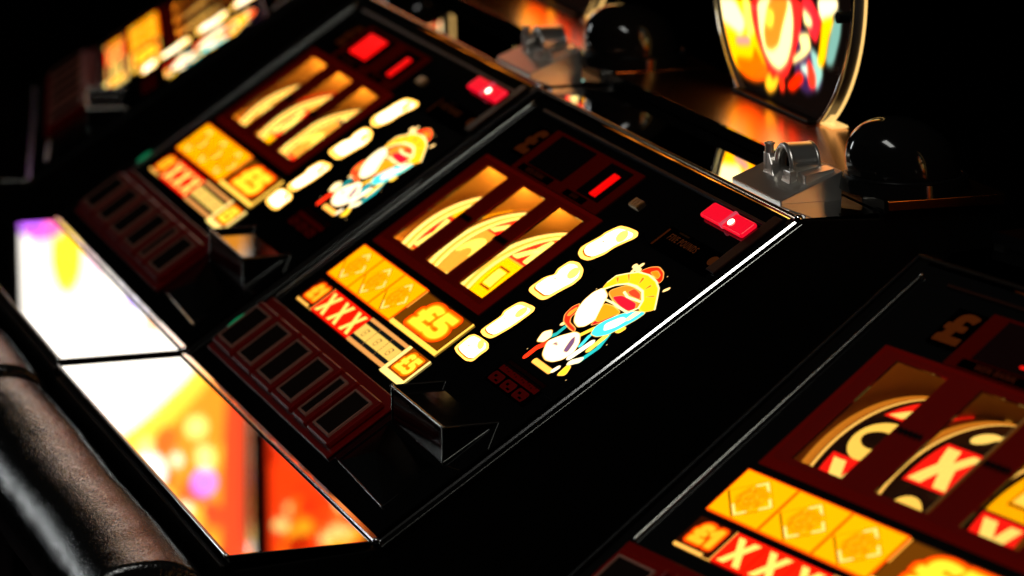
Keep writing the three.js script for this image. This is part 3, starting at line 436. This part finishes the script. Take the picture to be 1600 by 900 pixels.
Object.assign(M, {
  steelDark: std({ color: lin(0.05, 0.055, 0.042), metalness: 1, roughness: 0.2 }),
  trim: std({ color: lin(0.36, 0.36, 0.33), metalness: 1, roughness: 0.22 }),
  cup: new THREE.MeshPhysicalMaterial({ color: lin(0.004, 0.004, 0.004), roughness: 0.08, specularIntensity: 0.12 }),
  bronze: std({ color: lin(0.62, 0.46, 0.34), metalness: 1, roughness: 0.16 }),
  edgeLit: lit(1.15, 0.68, 0.2), greenGlint: lit(0.004, 0.16, 0.06),  // the green glow stands in for a reflection on the trim
  brownTrim: new THREE.MeshPhysicalMaterial({ color: lin(0.03, 0.009, 0.005), roughness: 0.35, specularIntensity: 0.08 }),
  signSide: std({ color: lin(0.12, 0.12, 0.13), metalness: 0.4, roughness: 0.3 }),
});
function place(m, x, z, deg) { m.position.set(x, BENCH, z); m.rotation.y = deg * Math.PI / 180; m.updateMatrixWorld(true); }
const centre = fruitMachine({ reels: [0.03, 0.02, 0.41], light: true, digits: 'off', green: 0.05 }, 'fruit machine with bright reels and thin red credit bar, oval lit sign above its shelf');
place(centre, 0, 0, 0);
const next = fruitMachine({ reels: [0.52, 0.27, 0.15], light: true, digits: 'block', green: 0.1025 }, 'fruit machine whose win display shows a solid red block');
place(next, -0.5767, -0.0118, -0.74);
const near = fruitMachine({ reels: [0.879, 0.882, 0.879], light: false, digits: 'seven' }, 'fruit machine with dark reels showing crosses and crescents, red outline digits in its display');
place(near, 0.7594, -0.0358, 11.61);
const far = fruitMachine({ reels: [0.3, 0.6, 0.8], light: true, digits: 'off' }, 'fruit machine at the end of the row, turned away from the others');
place(far, -1.32, -0.14, -12);

// ---------- bright upright machines at the end of the row, mirrored in the polished ledges ----------
function uprightMachine(face, z, label, colour, k, hw = 0.17) {
  const g = new THREE.Group(); g.name = numbered('upright_machine'); scene.add(g); g.position.set(-2.4, 0, z); g.rotation.y = Math.PI / 2; g.updateMatrixWorld(true);
  tag(g, label, 'upright machine', 'upright machines facing along the row');
  const e = hw + 0.011;
  part('cabinet', box(-hw - 0.02, hw + 0.02, 0, BENCH + 1.02, -0.45, -0.002, 0.008), M.cabinet, g);
  part('lit_glass', box(-hw, hw, BENCH + 0.38, BENCH + 0.96, 0, 0.004), face, g);
  for (const q of [[-e, -hw - 0.001, 0.36, 0.98], [hw + 0.001, e, 0.36, 0.98], [-hw - 0.001, hw + 0.001, 0.961, 0.98], [-hw - 0.001, hw + 0.001, 0.36, 0.379]]) part('glass_frame', box(q[0], q[1], BENCH + q[2], BENCH + q[3], -0.001, 0.012), M.chrome, g);
  areaLight(2 * hw, 0.58, colour, k, g, [0, BENCH + 0.67, 0.0075], [0, BENCH + 0.67, 1]);
  return g;
}
uprightMachine(glow(T.board, 2.2), -0.49, 'tall upright machine with white and orange back-lit glass', lin(1, 0.6, 0.25), 0.12);
uprightMachine(glow(T.boardTwo, 1.5), -0.762, 'tall upright machine with red back-lit glass and a pale oval', lin(1, 0.2, 0.06), 0.04, 0.075);

// ---------- added room lamps, out of view ----------
function panelLamp(name, label, w, h, colour, k, at, turn) {
  const g = new THREE.Group(); g.name = numbered(name); scene.add(g); g.position.set(...at); g.rotation.set(...turn); g.updateMatrixWorld(true);
  tag(g, label, 'lamp');
  part('housing', box(-w / 2 - 0.02, w / 2 + 0.02, -h / 2 - 0.02, h / 2 + 0.02, -0.05, -0.004, 0.006), M.cabinet, g);
  part('diffuser', box(-w / 2, w / 2, -h / 2, h / 2, -0.003, 0), lit(colour.r * k * 0.3, colour.g * k * 0.3, colour.b * k * 0.3), g);
  areaLight(w, h, colour, k, g, [0, 0, 0.004], [0, 0, 1]);
}
panelLamp('added_ceiling_lamp', 'added pale ceiling lamp panel above the row', 0.7, 0.3, lin(1, 1, 0.94), 5.5, [1.15, 2.35, 0.3], [Math.PI / 2, 0, 0]);  // added unseen lamp: dim fill and the white line on the right edge trim
panelLamp('added_wall_lamp', 'added upright white lamp panel at the end of the room', 0.24, 0.7, lin(0.95, 1, 1), 7, [-2.5, BENCH + 0.62, 1.32], [0, Math.PI / 2, 0]);  // added unseen bright panel, placed for the front highlight on the armrests
const structure = (n, g, mat) => { const s = part(n, g, mat, scene); s.userData.kind = 'structure'; return s; };
structure('floor', box(-6, 6, -0.05, -0.001, -5, 5), std({ color: lin(0.02, 0.01, 0.012), roughness: 0.9 }));
structure('ceiling', box(-6, 6, 2.4, 2.5, -5, 5), std({ color: lin(0.01, 0.01, 0.01), roughness: 0.9 }));
renderer.render(scene, camera);
